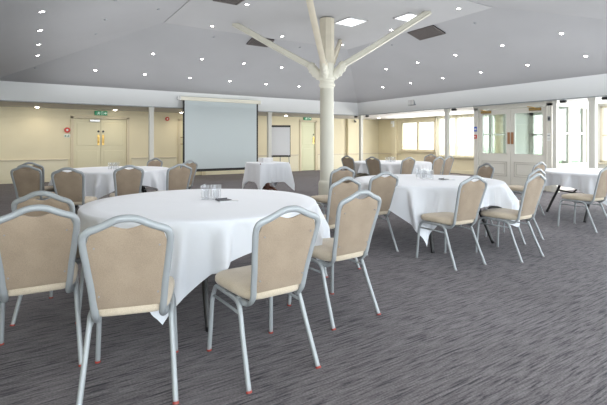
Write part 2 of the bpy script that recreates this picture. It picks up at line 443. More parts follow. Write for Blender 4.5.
window_s('window_4', WSB, W5, 2, [1.42]); window_s('window_5', WSB, W6, 2, [1.42])
for i, h in enumerate(FW):
    r = empty('window_%d' % (6+i), ((h[0]+h[1])/2, WT0, h[2])); r['kind'] = 'structure'
    w = 1.; H = h[3]-h[2]
    B('window_frame', [((-w,-.1,0),(-w+.05,0,H)), ((w-.05,-.1,0),(w,0,H)), ((-w,-.1,0),(w,0,.05)), ((-w,-.1,H-.05),(w,0,H)), ((-.03,-.09,0),(.03,-.01,H))], M['joinery'], r)
    B('pane', [((-w+.03,-.05,.03),(w-.03,-.045,H-.03))], M['pane'], r)

def curtain(name, s, t0, t1, z0, z1, label):
    bm = bmesh.new(); n = 90; cols = []
    for i in range(n+1):
        t = t0+(t1-t0)*i/n; x = s+.025*math.sin(i*1.15)+.012*math.sin(i*.43+1)
        cols.append([bm.verts.new((x*1 if k else x, t, z0+(z1-z0)*k/6)) for k in range(7)])
    for a, b in zip(cols, cols[1:]):
        for k in range(6): bm.faces.new((a[k], b[k], b[k+1], a[k+1]))
    o = link(name, bm, M['sheer'], smooth=True); return tag(o, label, 'curtain')
curtain('sheer_curtain', WSA-.14, 9.25, 11.93, .68, 2.26, 'sheer white curtain across the wide window between the slim post and the double doors')

# ------------------------------------------------------------------ porch with its double doors
DS = 10.97
def porch():
    # front frame around the pair of doors
    root = empty('door_4', (DS, (PO0+PO1)/2, 0)); root['kind'] = 'structure'
    hw = (PO1-PO0)/2
    B('door_frame', [((-.02,-hw,0),(.12,-hw+.13,ZS)), ((-.02,hw-.13,0),(.12,hw,ZS)), ((-.02,-hw,2.15),(.12,hw,ZS)),
                     ((-.04,-hw-.01,2.21),(-.02,hw+.01,ZS-.005)), ((-.035,hw-.135,0),(-.02,hw-.11,2.17)), ((-.035,-hw+.11,0),(-.02,-hw+.135,2.17)), ((-.035,-hw+.11,2.15),(-.02,hw-.11,2.175))], M['joinery'], root)
    lw = hw-.13-.006
    for sg in (1, -1):
        a, b = (.004, lw) if sg > 0 else (-lw, -.004)
        fr = .10
        bm = bmesh.new()
        g0, g1 = a+fr, b-fr; z0, z1 = .90, 2.02
        for p, q in (((.02,a,.01),(.065,g0,2.14)), ((.02,g1,.01),(.065,b,2.14)), ((.02,g0,.01),(.065,g1,z0)), ((.02,g0,z1),(.065,g1,2.14))): box(bm, p, q)
        leaf = link('door_leaf', bm, M['joinery'], root)
        bm = bmesh.new()
        for k, ins in enumerate((0,.05)):
            p0, p1, q0, q1 = g0+ins, g1-ins, .30+ins, .70-ins
            for x, y in (((p0,q0),(p1,q0+.014)), ((p0,q1-.014),(p1,q1)), ((p0,q0),(p0+.014,q1)), ((p1-.014,q0),(p1,q1))):
                box(bm, (.008 if k == 0 else .012, x[0], x[1]), (.022, y[0], y[1]))
        link('door_moulding', bm, M['joinery_line'], leaf)
        bm = bmesh.new()
        for x, y in (((g0,z0),(g1,z0+.02)), ((g0,z1-.02),(g1,z1)), ((g0,z0),(g0+.02,z1)), ((g1-.02,z0),(g1,z1))): box(bm, (.012,x[0],x[1]), (.07,y[0],y[1]))
        link('glazing_bead', bm, M['joinery'], leaf)
        B('pane', [((.04,g0,z0),(.046,g1,z1))], M['pane'], leaf)
        o = B('push_plate', [((.006,.015 if sg > 0 else -.085,1.18),(.02,.085 if sg > 0 else -.015,1.50))], M['copper'], root, bev=.003); o['label'] = 'copper coloured push plate'
        cy = lw-.32 if sg > 0 else -.32
        cy = b-.40 if sg > 0 else a+.14
        B('door_closer', [((-.045,cy,2.045),(.02,cy+.30,2.115))], M['brass_dark'], root, bev=.01)
        bm = bmesh.new(); tube(bm, [(-.02,cy+.1,2.1),(-.09,cy+.2,2.135),(-.02,cy+.36,2.16)], .011); link('closer_arm', bm, M['brass'], root)
    # side walls: low panel, glazed upper, solid end
    for t, nm in ((PO0,'window_12'),(PO1,'window_13')):
        o = t-.04
        r = empty(nm, (DS+.12, t, 0)); r['kind'] = 'structure'
        L = WSB+.05-DS-.12
        bx = [((0,-.04,0),(L,.04,.68)), ((0,-.04,2.14),(L,.04,ZS)), ((0,-.04,.68),(.07,.04,2.14)), ((L-.55,-.04,.68),(L,.04,2.14)),
              ((.62,-.035,.68),(.72,.035,2.14)), ((1.36,-.04,.68),(1.48,.04,2.14)), ((0,-.03,1.44),(1.4,.03,1.485))]
        B('window_frame', bx, M['joinery'], r)
        B('pane', [((.07,-.004,.68),(.62,.004,2.14)), ((.72,-.004,.68),(1.36,.004,2.14))], M['pane'], r)
        B('window_sill', [((.0,-.10 if t == PO0 else -.04,.65),(1.6,.04 if t == PO0 else .10,.685))], M['joinery'], r, bev=.006)
    # glazed outer doors at the street end of the porch
    r = empty('door_5', (WSA-.3, (PO0+PO1)/2, 0)); r['kind'] = 'structure'
    bx = [((0,-hw,0),(.08,-hw+.15,ZS)), ((0,hw-.15,0),(.08,hw,ZS)), ((0,-hw,2.1),(.08,hw,ZS)), ((0,-.08,0),(.08,.08,2.1)), ((0,-hw,0),(.08,hw,.25)), ((0,-hw,1.44),(.07,hw,1.49))]
    B('door_frame', bx, M['joinery'], r)
    B('pane', [((.03,-hw+.15,.25),(.036,hw-.15,2.1))], M['pane'], r)
    B('wall_porch', [((WSB,PO0-.07,0),(WSA-.2,PO0+.02,ZS)), ((WSB,PO1-.02,0),(WSA+.14,PO1+.07,ZS))], M['joinery'], kind='structure')
porch()

# ------------------------------------------------------------------ outside
B('ground_outside', [((13.0,-20,-.25),(40,40,-.12)), ((-20,-30,-.25),(40,-2.2,-.12))], M['pebble'], kind='structure')
bm = bmesh.new(); box(bm, (24,-6,-.12), (25,34,5)); link('exterior_facade', bm, M['facade'])['kind'] = 'structure'
B('exterior_wall_low', [((20,12,-.12),(20.3,40,1.15))], M['facade_pink'], kind='structure')
bm = bmesh.new()
for i in range(26):
    v = bmesh.ops.create_icosphere(bm, subdivisions=2, radius=random.uniform(.35,.55), matrix=Matrix.Translation((17.2+random.uniform(-.2,.2), 7.6+i*.17, random.uniform(.2,.8))))['verts']
    for k in v: k.co += Vector((random.uniform(-.06,.06), random.uniform(-.06,.06), random.uniform(-.06,.06)))
tag(link('hedge_outside', bm, M['hedge'], smooth=True), 'green hedge outside beyond the porch glass', 'hedge', kind='stuff')

# ------------------------------------------------------------------ central column
def column():
    root = empty('central_column', (5.0, 6.98, 0))
    tag(root, 'cream cast-iron column with four spreading roof struts in the middle of the hall', 'column')
    bm = bmesh.new()
    lathe(bm, [(.142,.46),(.136,.52),(.136,2.36),(.140,2.37)], 32)
    link('shaft', bm, M['column'], root, True, 30)
    bm = bmesh.new()
    lathe(bm, [(0,0),(.19,0),(.19,.10),(.18,.13),(.168,.14),(.168,.42),(.162,.45),(.140,.48),(0,.48)], 32)
    link('base', bm, M['column'], root, True, 30)
    bm = bmesh.new()
    lathe(bm, [(.136,2.33),(.160,2.345),(.166,2.37),(.160,2.395),(.142,2.405),(.142,2.45),(.166,2.475),(.172,2.50),(.166,2.53),(.146,2.545),(.146,2.80),(0,2.80)], 32)
    link('capital', bm, M['column'], root, True, 30)
    bm = bmesh.new(); lathe(bm, [(.0,2.78),(.148,2.78),(.148,ZP-.05),(0,ZP-.05)], 8)
    link('mast', bm, M['column_dusty'], root)
    for k in range(4):
        a = PI/4 + k*PI/2; c, s = math.cos(a), math.sin(a)
        def at(r, z): return (c*r, s*r, z)
        bm = bmesh.new()   # curved cast socket bracket
        path = smooth_path([at(.10,2.52), at(.19,2.60), at(.28,2.70), at(.36,2.80)], 4)
        n = len(path)
        tube(bm, path, .060, [.070+.025*math.sin(i/(n-1)*PI) for i in range(n)], n=12, up=(-s,c,0))
        for r, z, q in ((.18,2.53,.052),(.265,2.585,.045),(.335,2.66,.038)):
            lathe_m = bmesh.ops.create_uvsphere(bm, u_segments=10, v_segments=8, radius=q, matrix=Matrix.Translation(at(r, z)))
        link('strut_bracket', bm, M['column'], root, True)
        bm = bmesh.new()
        pts = smooth_path([at(.30,2.75), at(.75,3.0), at(1.25,3.29), at(1.70,3.56), at(1.98,3.72)], 6)
        tube(bm, pts, .042, .062, n=8, up=(-s,c,0))
        tube(bm, [Vector(p)+Vector((0,0,-.055)) for p in pts], .058, .014, n=8, up=(-s,c,0))
        tube(bm, [at(.27,2.73), at(.35,2.775)], .068, .085, n=12, up=(-s,c,0))
        link('roof_strut', bm, M['column_dusty'] if k in (0, 2) else M['column'], root, True, 40)
column()

# ------------------------------------------------------------------ ceiling fittings
def oriented(o, s, t, off=0.):
    z, n = zceil(s, t)
    o.rotation_euler = n.to_track_quat('Z', 'Y').to_euler(); o.location = Vector((s, t, z)) - n*off
def make_downlight(lens, dome=False):
    root = empty('downlight')
    bm = bmesh.new(); lathe(bm, [(.032,-.004),(.046,-.008),(.050,-.004),(.050,.004)], 20); link('trim_ring', bm, M['ring'], root, True)
    bm = bmesh.new(); lathe(bm, [(0,-.030),(.020,-.027),(.034,-.016),(.038,-.003)] if dome else [(0,-.003),(.034,-.003)], 20); link('lamp_lens', bm, lens, root)
    return root
def lamp(loc, e, size=.05, angle=140, blend=.9, col=(1,.96,.9)):
    l = bpy.data.lights.new('downlight_beam', 'SPOT'); l.energy = e; l.spot_size = math.radians(angle); l.spot_blend = blend
    l.shadow_soft_size = size; l.color = col
    o = bpy.data.objects.new('downlight_beam', l); C.objects.link(o); o.location = loc; return o
DL = dict(
 left=[(.14,6.84),(.14,8.01),(.14,9.18),(.14,10.37)],
 back_low=[(1.37,11.75),(2.55,11.75),(3.75,11.75),(4.93,11.75),(6.12,11.75),(7.29,11.72)],
 back_high=[(2.48,10.55),(3.67,10.55),(4.83,10.55),(5.99,10.55)],
 right_low=[(9.65,10.37),(9.65,9.17),(9.65,7.97),(9.65,6.78),(9.65,5.57),(9.65,4.34)],
 right_high=[(8.59,9.09),(8.59,7.91),(8.59,6.72),(8.59,5.51),(8.59,4.29)],
 flat=[(3.29,8.79),(5.0,8.77),(6.72,8.70),(6.75,6.98),(3.30,7.07),(6.71,5.18)])
where = dict(left='column of lights at far left', back_low='lower row above the screen', back_high='upper row above the screen',
             right_low='lower row of right slope', right_high='upper row of right slope', flat='flat centre of the ceiling')
proto = None
names_of_order = ['first', 'second', 'third', 'fourth', 'fifth', 'sixth']
for k, pts in DL.items():
    for i, (s, t) in enumerate(pts):
        if proto is None: proto = o = make_downlight(M['lens'])
        else: o = copy_tree(proto)
        oriented(o, s, t)
        if k == 'flat':
            lab = ['small round downlight in the flat ceiling beside the tip of the left roof strut',
                   'small round downlight in the flat ceiling by the vent behind the left roof strut',
                   'small round downlight beside the tip of the short rear roof strut',
                   'small round downlight against the right roof strut halfway up',
                   'small round downlight at the top edge of the photo left of the column',
                   'small round downlight in the flat ceiling right of the right-hand vent'][i]
        else:
            lab = 'small round downlight, %s %s, %s' % (names_of_order[i], 'from the far end' if k in ('right_low','right_high') else ('from the top' if k == 'left' else 'from the left'), where[k])
        tag(o, lab, 'downlight', 'recessed downlights in the sloping ceiling')
        z, n = zceil(s, t)
        lamp(Vector((s, t, z)) - n*.06, 12)
soff = [(.19,15.05,'leftmost, left of the pale double door'), (2.34,15.05,'over the pale double door'), (4.51,15.05,'just left of the projection screen'), (8.54,14.7,'above the flip chart'), (12.7,13.9,'near the far right corner')]
sp = None
for s, t, w in soff:
    if sp is None: sp = o = make_downlight(M['lens_warm'], True)
    else: o = copy_tree(sp)
    o.location = (s, t, ZS); o.scale = (1.6,1.6,1)
    tag(o, 'warm round downlight in the low aisle ceiling, '+w, 'downlight', 'downlights of the low aisle ceiling')
    lamp((s, t-.1, ZS-.05), 9, angle=150, col=(1,.88,.68))
for s, t in ((-2,12),(-2,8),(-2,4),(12.4,3),(12.4,9.8),(12.3,12.2)):
    lamp((s, t, ZS-.05), 9, angle=150, col=(1,.88,.70))

def ceiling_panel(name, s, t, ws, wt, kind):
    root = empty(name); z, n = zceil(s, t)
    if kind == 'vent':
        bm = bmesh.new(); box(bm, (-ws/2,-wt/2,-.015), (ws/2,wt/2,.01)); link('backing', bm, M['grille_dark'], root)
        bm = bmesh.new()
        for a, b in (((-ws/2,-wt/2),(ws/2,-wt/2+.03)), ((-ws/2,wt/2-.03),(ws/2,wt/2)), ((-ws/2,-wt/2),(-ws/2+.03,wt/2)), ((ws/2-.03,-wt/2),(ws/2,wt/2))): box(bm, (*a,-.03), (*b,.0))
        link('frame', bm, M['grille'], root)
        bm = bmesh.new(); k = 9
        for i in range(k):
            x = -ws/2+.04+(ws-.08)*(i+.5)/k; box(bm, (x-.012,-wt/2+.03,-.028), (x+.012,wt/2-.03,-.016))
        link('grille', bm, M['grille'], root)
    else:
        bm = bmesh.new()
        for a, b in (((-ws/2,-wt/2),(ws/2,-wt/2+.02)), ((-ws/2,wt/2-.02),(ws/2,wt/2)), ((-ws/2,-wt/2),(-ws/2+.02,wt/2)), ((ws/2-.02,-wt/2),(ws/2,wt/2))): box(bm, (*a,-.02), (*b,0))
        for i in (1, 2, 3): x = -ws/2+ws*i/4; box(bm, (x-.007,-wt/2,-.018), (x+.007,wt/2,-.006))
        link('frame', bm, M['ring'], root)
        bm = bmesh.new(); box(bm, (-ws/2+.02,-wt/2+.02,-.008), (ws/2-.02,wt/2-.02,-.002)); link('diffuser', bm, M['panel_light'], root)
    root.rotation_euler = n.to_track_quat('Z', 'Y').to_euler()
    # keep the panel edges parallel to the hall
    m = Matrix.Identity(3); xa = Vector((1,0,0)) - n*n.x; xa.normalize(); ya = n.cross(xa)
    m.col[0] = xa; m.col[1] = ya; m.col[2] = n
    root.rotation_euler = m.to_euler(); root.location = Vector((s, t, z)) - n*.002
    return root
tag(ceiling_panel('ceiling_vent', 4.70, 9.32, .56, .38, 'vent'), 'dark square ceiling vent behind the left roof strut', 'vent', 'ceiling vents')
tag(ceiling_panel('ceiling_vent', 7.40, 6.56, .42, .72, 'vent'), 'dark square ceiling vent beside the tip of the right roof strut', 'vent', 'ceiling vents')
tag(ceiling_panel('ceiling_vent', 2.90, 6.90, .45, .45, 'vent'), 'dark ceiling vent cut by the top edge of the photo', 'vent', 'ceiling vents')
tag(ceiling_panel('ceiling_light', 5.56, 6.93, .48, .50, 'light'), 'square lit ceiling panel light just right of the column mast', 'light', 'square panel lights in the ceiling')
tag(ceiling_panel('ceiling_light', 6.32, 6.05, .42, .42, 'light'), 'square lit ceiling panel light behind the right roof strut', 'light', 'square panel lights in the ceiling')
bm = bmesh.new(); lathe(bm, [(0,-.02),(.018,-.018),(.026,-.008),(.03,0)], 14); sens = link('smoke_detector', bm, M['grey'], smooth=True)
for i, (s, t, w) in enumerate(((1.08,7.94,'left slope, larger one'), (1.07,9.08,'left slope below the larger one'), (1.05,6.73,'left slope at the top of the photo'), (3.56,9.41,'slope just below the tip of the left roof strut'),
                 (5.84,9.34,'slope just left of the column'), (7.53,7.76,'right slope under the right roof strut'), (7.54,5.43,'right slope beyond the right-hand vent'), (1.91,7.76,'left slope near the flat centre'), (.11,11.89,'left slope below the row of downlights'))):
    o = sens if i == 0 else sens.copy()
    if i: C.objects.link(o)
    oriented(o, s, t); tag(o, 'tiny grey round sensor on the '+w, 'detector', 'small sensors on the ceiling')

# ------------------------------------------------------------------ wall fittings
def exit_sign(s, z, label):
    r = empty('exit_sign', (s, WT1, z)); tag(r, label, 'sign', 'green emergency exit signs')
    B('sign_box', [((-.19,-.05,-.07),(.19,-.005,.07))], M['exit'], r, bev=.005)
    y0, y1 = -.056, -.05
    # running man
    B('running_figure', [((-.075,y0,.025),(-.05,y1,.05)), ((-.09,y0,-.02),(-.05,y1,.02)), ((-.13,y0,-.005),(-.09,y1,.008)), ((-.06,y0,-.055),(-.045,y1,-.02)), ((-.12,y0,-.045),(-.085,y1,-.03)), ((-.05,y0,-.004),(-.02,y1,.01))], M['exit_white'], r)
    B('door_symbol', [((.0,y0,-.055),(.01,y1,.055)), ((.05,y0,-.055),(.06,y1,.055)), ((.0,y0,.045),(.06,y1,.055))], M['exit_white'], r)
    bm = bmesh.new(); v = [bm.verts.new(p) for p in ((.085,y0,-.015),(.125,y0,-.015),(.125,y0,-.045),(.175,y0,0),(.125,y0,.045),(.125,y0,.015),(.085,y0,.015))]; bm.faces.new(v)
    link('arrow', bm, M['exit_white'], r)
exit_sign(1.97, 2.175, 'green and white exit sign above the pale double door')
exit_sign(10.02, 2.23, 'green and white exit sign above the single pale green door')
def disc(name, s, z, r, m, label, cat, group=None):
    root = empty(name, (s, WT1, z)); tag(root, label, cat, group)
    bm = bmesh.new(); tube(bm, [(0,-.004,0),(0,-.045,0)], r, n=24, up=(1,0,0)); link('body', bm, m, root, True, 40)
    bm = bmesh.new(); tube(bm, [(0,-.045,0),(0,-.058,0)], r*.35, n=16, up=(1,0,0)); link('centre_cap', bm, M['white'] if name == 'fire_bell' else M['black'], root)
disc('fire_bell', 1.00, 1.61, .085, M['red'], 'round red fire bell on the cream wall left of the double door', 'bell', 'red fire bells')
disc('fire_bell', 4.11, 2.05, .07, M['red'], 'round red fire bell high on the wall left of the screen', 'bell', 'red fire bells')
r = empty('call_point_notice', (1.0, WT1, 1.43)); tag(r, 'small white and green notice under the red fire bell', 'notice')
B('plate', [((-.085,-.012,-.05),(.085,-.002,.05))], M['white'], r, bev=.002)
B('printed_symbols', [((-.07,-.016,-.03),(-.02,-.012,.03)), ((.0,-.016,-.03),(.03,-.012,.01)), ((.035,-.016,-.035),(.06,-.012,.035))], mat('notice_green', (.2,.33,.22), .5), r)
# security camera in the far corner
r = empty('security_camera', (12.5, WT1-.14, 2.17)); tag(r, 'small dark camera high in the far corner beyond the column', 'camera')
B('bracket', [((-.02,-.06,.03),(.02,0,.07))], M['grey'], r)
bm = bmesh.new(); tube(bm, [(0,-.04,.0),(-.05,-.16,-.03)], .035, n=14); link('body', bm, M['black_metal'], r, True, 40)
# spot fittings at post heads on the right side
def spot_fit(s, t, label):
    r = empty('spot_fitting', (s, t, ZB-.022)); tag(r, label, 'spotlight', 'small spot fittings under the bulkhead')
    B('mount', [((-.03,-.03,-.02),(.03,.03,0))], M['grey'], r)
    bm = bmesh.new(); tube(bm, [(.0,.07,-.045),(0,-.07,-.05)], .036, n=14); link('lamp_head', bm, M['black_metal'], r, True, 40)
spot_fit(10.70, 13.0, 'small black spot fitting left of the corner post head')
spot_fit(10.80, 12.45, 'small black spot fitting right of the corner post head')
spot_fit(10.80, 8.5, 'small spot fitting beside the slim post head left of the double doors')
spot_fit(10.80, 5.35, 'small spot fitting at the post head beside the double doors')
spot_fit(10.80, 4.45, 'small spot fitting at the head of the rightmost post')
r = empty('wall_speaker', (S1-.16, 10.1, 2.58)); tag(r, 'small grey box speaker on the white bulkhead right of the column', 'speaker')
B('housing', [((-.03,-.13,-.13),(.12,.13,.13))], M['grey'], r, bev=.008)
B('speaker_grille', [((-.036,.01,-.11),(-.03,.115,.11)), ((-.036,-.115,-.11),(-.03,-.01,.11))], M['silver'], r)
r = empty('thermostat', (DS-.02, 5.76, 1.82)); tag(r, 'small dark wall control beside the glazed double doors', 'control')
B('body', [((-.02,-.03,-.06),(0,.03,.06))], M['grey'], r, bev=.004)
B('face', [((-.024,-.02,-.03),(-.02,.02,.03))], M['black'], r)
r = empty('wall_notice', (DS-.02, PO1-.055, 1.61)); tag(r, 'small blue notice on the left jamb of the double doors', 'notice')
B('plate', [((-.006,-.05,-.07),(0,.05,.07))], M['blue'], r); B('white_disc', [((-.009,-.025,-.03),(-.006,.025,.02))], M['white'], r)
r = empty('fire_call_point', (DS-.02, PO1-.055, 1.39)); tag(r, 'small red fire call point on the left jamb of the double doors', 'call point')
B('body', [((-.03,-.05,-.055),(0,.05,.055))], M['red'], r, bev=.006); B('face', [((-.034,-.022,-.022),(-.03,.022,.022))], M['white'], r)
r = empty('wall_notice', (DS-.02, 5.77, 1.36)); tag(r, 'small white notice on the right jamb of the double doors', 'notice')
B('plate', [((-.006,-.045,-.1),(0,.045,.1))], M['white'], r); B('printed_lines', [((-.009,-.03,-.05),(-.006,.03,-.04)), ((-.009,-.03,.03),(-.006,.03,.05))], M['grey'], r)
r = empty('wall_cabinet', (WSA, 14.0+.33, 2.05)); tag(r, 'small white box high on the wall beside the far window', 'box')
B('body', [((-.22,-.07,-.14),(-.12,.07,.14))], M['white'], r, bev=.006); B('cover', [((-.226,-.055,-.12),(-.22,.055,.0))], M['skirt'], r)

# ------------------------------------------------------------------ projection screen, flip chart
def proj_screen():
    t = 12.80
    r = empty('projection_screen', (5.12, t, 0)); tag(r, 'large pull-down projector screen with black border hanging from a cream case', 'screen')
    bm = bmesh.new(); box(bm, (-1.33,-.06,2.485), (1.33,.06,2.60), .02); link('case', bm, M['case'], r)
    B('end_cap', [((-1.345,-.065,2.48),(-1.32,.065,2.605)), ((1.32,-.065,2.48),(1.345,.065,2.605))], M['white'], r, bev=.004)
    B('bracket', [((-1.40,-.02,2.50),(-1.345,.06,2.59))], M['white'], r)
    B('border', [((-1.25,-.002,.36),(-1.195,.002,2.49)), ((1.195,-.002,.36),(1.25,.002,2.49)), ((-1.25,-.002,.36),(1.25,.002,.41))], M['black'], r)
    B('screen_cloth', [((-1.195,-.003,.41),(1.195,.001,2.49))], M['screen'], r)
    bm = bmesh.new(); tube(bm, [(-1.26,0,.35),(1.26,0,.35)], .018); link('bottom_bar', bm, M['black_metal'], r)
proj_screen()

def flipchart():
    X, Y = -.82, 15.35
    s, t = P(X, Y)
    r = empty('flip_chart', (s, t, 0), math.radians(-27)); tag(r, 'flip chart easel with blank white pad beside the projection screen', 'easel')
    y = lambda z: -.25*(1-z/1.9)
    B('board', [((-.355,-.02,.72),(.355,.0,1.83))], M['black'], r, bev=.004)
    B('pad', [((-.335,-.035,.76),(.335,-.02,1.76))], M['paper'], r)
    B('clamp_bar', [((-.355,-.045,1.76),(.355,-.0,1.83))], M['black_metal'], r, bev=.004)
    B('pen_tray', [((-.355,-.075,.70),(.355,-.0,.725))], M['black_metal'], r)
    for x in (-.28, .28):
        bm = bmesh.new(); tube(bm, [(x,.005,.9),(x*1.25,-.12,.0)], .013); link('leg', bm, M['grey'], r)
    bm = bmesh.new(); tube(bm, [(0,.01,1.5),(0,.42,.0)], .013); link('leg', bm, M['grey'], r)
flipchart()

# ------------------------------------------------------------------ tables and cloths
def drape(name, cx, cy, shape, size, half, rot, label, seed, ztop=.752, group=None, off=0.):
    """square cloth of half-width `half`, turned by rot, over a round (radius) or square (half-side) top"""
    rnd = random.Random(seed); bm = bmesh.new()
    nph = 384; ph0 = [rnd.uniform(0, 6.28) for _ in range(6)]
    def rtop(a):
        if shape == 'round': return size
        c, s = abs(math.cos(a)), abs(math.sin(a)); k = 10
        return size/((c**k+s**k)**(1/k))
    def rcl(a):
        c, s = math.cos(a), math.sin(a); o = off*.7071
        return min((half+(o if c > 0 else -o))/max(abs(c), 1e-6), (half+(o if s > 0 else -o))/max(abs(s), 1e-6))
    rings = []
    ctr = bm.verts.new((0,0,ztop+.002))
    nin = 8
    for i in range(1, nin+1):
        f = i/nin
        rings.append([bm.verts.new((rtop(a)*f*math.cos(a), rtop(a)*f*math.sin(a), ztop+.002+.0012*math.sin(5*a+ph0[0]+i))) for a in (2*PI*j/nph for j in range(nph))])
    prof = [(.006,-.002),(.012,-.008),(.015,-.018)]
    for ox, oz in prof:
        rings.append([bm.verts.new(((rtop(a)+ox)*math.cos(a), (rtop(a)+ox)*math.sin(a), ztop+oz)) for a in (2*PI*j/nph for j in range(nph))])
    nd = 22
    for i in range(1, nd+1):
        f = i/nd; ring = []
        for j in range(nph):
            a = 2*PI*j/nph; L = rcl(a)-rtop(a); h = L*f
            cdist = abs(((a - PI/4 + PI/4) % (PI/2)) - PI/4)        # 0 at the cloth's corners
            corner = math.exp(-(cdist/.13)**2)
            side = math.exp(-((cdist-.26)/.09)**2)
            if shape == 'round':
                amp = .105*min(1, h/.22)
                w = amp*(.6*math.sin(15*a+ph0[1]+.6*math.sin(3*a)) + .45*math.sin(24*a+ph0[2]+.8*math.sin(5*a)) + .22*math.sin(41*a+ph0[3]))
                w = w if w > 0 else w*.6
                out = .018+w*1.05 + .055*corner*min(1, h/.4) - .06*side*min(1, h/.4) - .03*h
                ta = .055*math.sin(11*a+ph0[4])*h
            else:
                amp = .035*min(1, h/.35)
                w = amp*(.4*math.sin(9*a+ph0[1]) + .35*math.sin(17*a+ph0[2]))
                c2 = math.exp(-(cdist/.20)**2)
                out = .018+w + .11*c2*min(1, h/.5) - .03*(1-c2)*h
                ta = .03*math.sin(10*a+ph0[4])*h
            out = max(out, .012)
            r_ = rtop(a)+out
            dz = h*.925 if shape == 'round' else h*.96
            if shape != 'round':
                # the skirt hangs straight down the side of the square top
                dz = (half-size)*f*(1+ .50*math.exp(-(cdist/.16)**2))*.97
            dl = ((a) % (PI/2)) - PI/4
            aa = a+ta/ max(r_, .2) - (dl*.42*math.exp(-(dl/.30)**2)*min(1, h/.55) if shape == 'round' else 0)
            ring.append(bm.verts.new((r_*math.cos(aa), r_*math.sin(aa), max(ztop-.018-dz, .03))))
        rings.append(ring)
    for j in range(nph): bm.faces.new((ctr, rings[0][j], rings[0][(j+1)%nph]))
    for a, b in zip(rings, rings[1:]):
        for j in range(nph): bm.faces.new((a[j], b[j], b[(j+1)%nph], a[(j+1)%nph]))
    o = link(name, bm, M['cloth'], smooth=True)
    o.location = (cx, cy, 0); o.rotation_euler = (0,0,rot)
    return tag(o, label, 'tablecloth', group)

def make_table():
    r = empty('round_table')
    bm = bmesh.new(); lathe(bm, [(0,.722),(.90,.722),(.91,.73),(.91,.744),(.90,.75),(0,.75)], 64); link('tabletop', bm, M['ply'], r)
    for sg in (0, PI):
        c, s = math.cos(sg), math.sin(sg)
        def q(x, y, z): return (x*c-y*s, x*s+y*c, z)
        for k in (-1, 1):
            bm = bmesh.new()
            tube(bm, smooth_path([q(.40,k*.36,.72), q(.44,k*.38,.55), q(.47,k*.41,.42), q(.54,k*.46,.22), q(.62,k*.50,.0)], 4), .021, n=10)
            link('leg', bm, M['black_metal'], r, True)
        bm = bmesh.new(); tube(bm, [q(.475,-.415,.40), q(.475,.415,.40)], .015); link('crossbar', bm, M['black_metal'], r, True)
        bm = bmesh.new(); tube(bm, [q(.475,0,.40), q(.10,0,.71)], .012); link('brace', bm, M['black_metal'], r, True)
        bm = bmesh.new(); tube(bm, [q(.40,-.38,.705), q(.40,.38,.705)], .017); link('crossbar', bm, M['black_metal'], r, True)
    return r
HD = lambda deg: math.radians(deg-32.5)       # surveyed bearing -> hall bearing
TB = [ # X, Y, cloth corner bearing, leg frame bearing, table label, cloth label
 (-.83, 3.60, 269, -36, 'large round folding table nearest the camera under a white cloth', 'white cloth on the nearest round table, corner hanging almost to the carpet'),
 (1.60, 5.60, 253, -62, 'round folding table just right of the column under a white cloth', 'white cloth on the round table right of the column, pointed corner near the carpet'),
 (-3.40, 7.75, 268, 20, 'round folding table at far left in front of the pale double door', 'white cloth on the far left round table in front of the pale double door'),
 (2.15, 10.5, 262, 10, 'round folding table furthest back beyond the column', 'white cloth on the furthest round table, below the two-pane window'),
 (4.95, 7.15, 245, 181, 'round folding table in front of the porch with black legs showing', 'short-hanging white cloth on the round table at the right edge of the photo')]
tproto = None; cloth_tops = []
for i, (X, Y, cb, lb, l1, l2) in enumerate(TB):
    s, t = P(X, Y)
    if tproto is None: tproto = o = make_table()
    else: o = copy_tree(tproto)
    o.location = (s, t, 0); o.rotation_euler = (0,0,HD(lb)); tag(o, l1, 'table', 'round banquet tables')
    drape('tablecloth', s, t, 'round', .925, (1.055,1.06,1.15,1.15,1.12)[i], HD(cb)-PI/4, l2, 11+i, group='white cloths on the round tables', off=(.10,.11,0,0,0)[i])

def present_table():
    X, Y = -.86, 10.3
    s, t = P(X, Y)
    r = empty('pedestal_table', (s, t, 0)); tag(r, 'small square pedestal table with dark wooden foot in front of the screen', 'table')
    B('tabletop', [((-.39,-.39,.72),(.39,.39,.75))], M['wood'], r, bev=.005)
    bm = bmesh.new(); lathe(bm, [(0,.05),(.06,.05),(.075,.12),(.045,.25),(.045,.6),(.08,.72),(0,.72)], 24); link('pedestal', bm, M['wood'], r, True, 40)
    for k in range(4):
        a = k*PI/2+PI/4; c, q = math.cos(a), math.sin(a)
        bm = bmesh.new(); tube(bm, smooth_path([(0,0,.16),(c*.12,q*.12,.14),(c*.24,q*.24,.06),(c*.34,q*.34,.025)], 4), .032, .03, n=10); link('foot', bm, M['wood'], r, True)
    drape('tablecloth', s, t, 'square', .40, .84, 0, 'white cloth with hanging points on the small square table in front of the screen', 31)
    # stack of folded napkins and a box
    r = empty('napkin_stack', (s-.05, t+.02, .756), math.radians(12)); tag(r, 'neat stack of folded white papers on the small square table', 'paper stack')
    for i in range(4): B('folded_sheet', [((-.15+.008*(i%2),-.10,.028*i),(.15+.008*(i%2),.10,.028*i+.022))], M['paper'], r, bev=.006)
present_table()

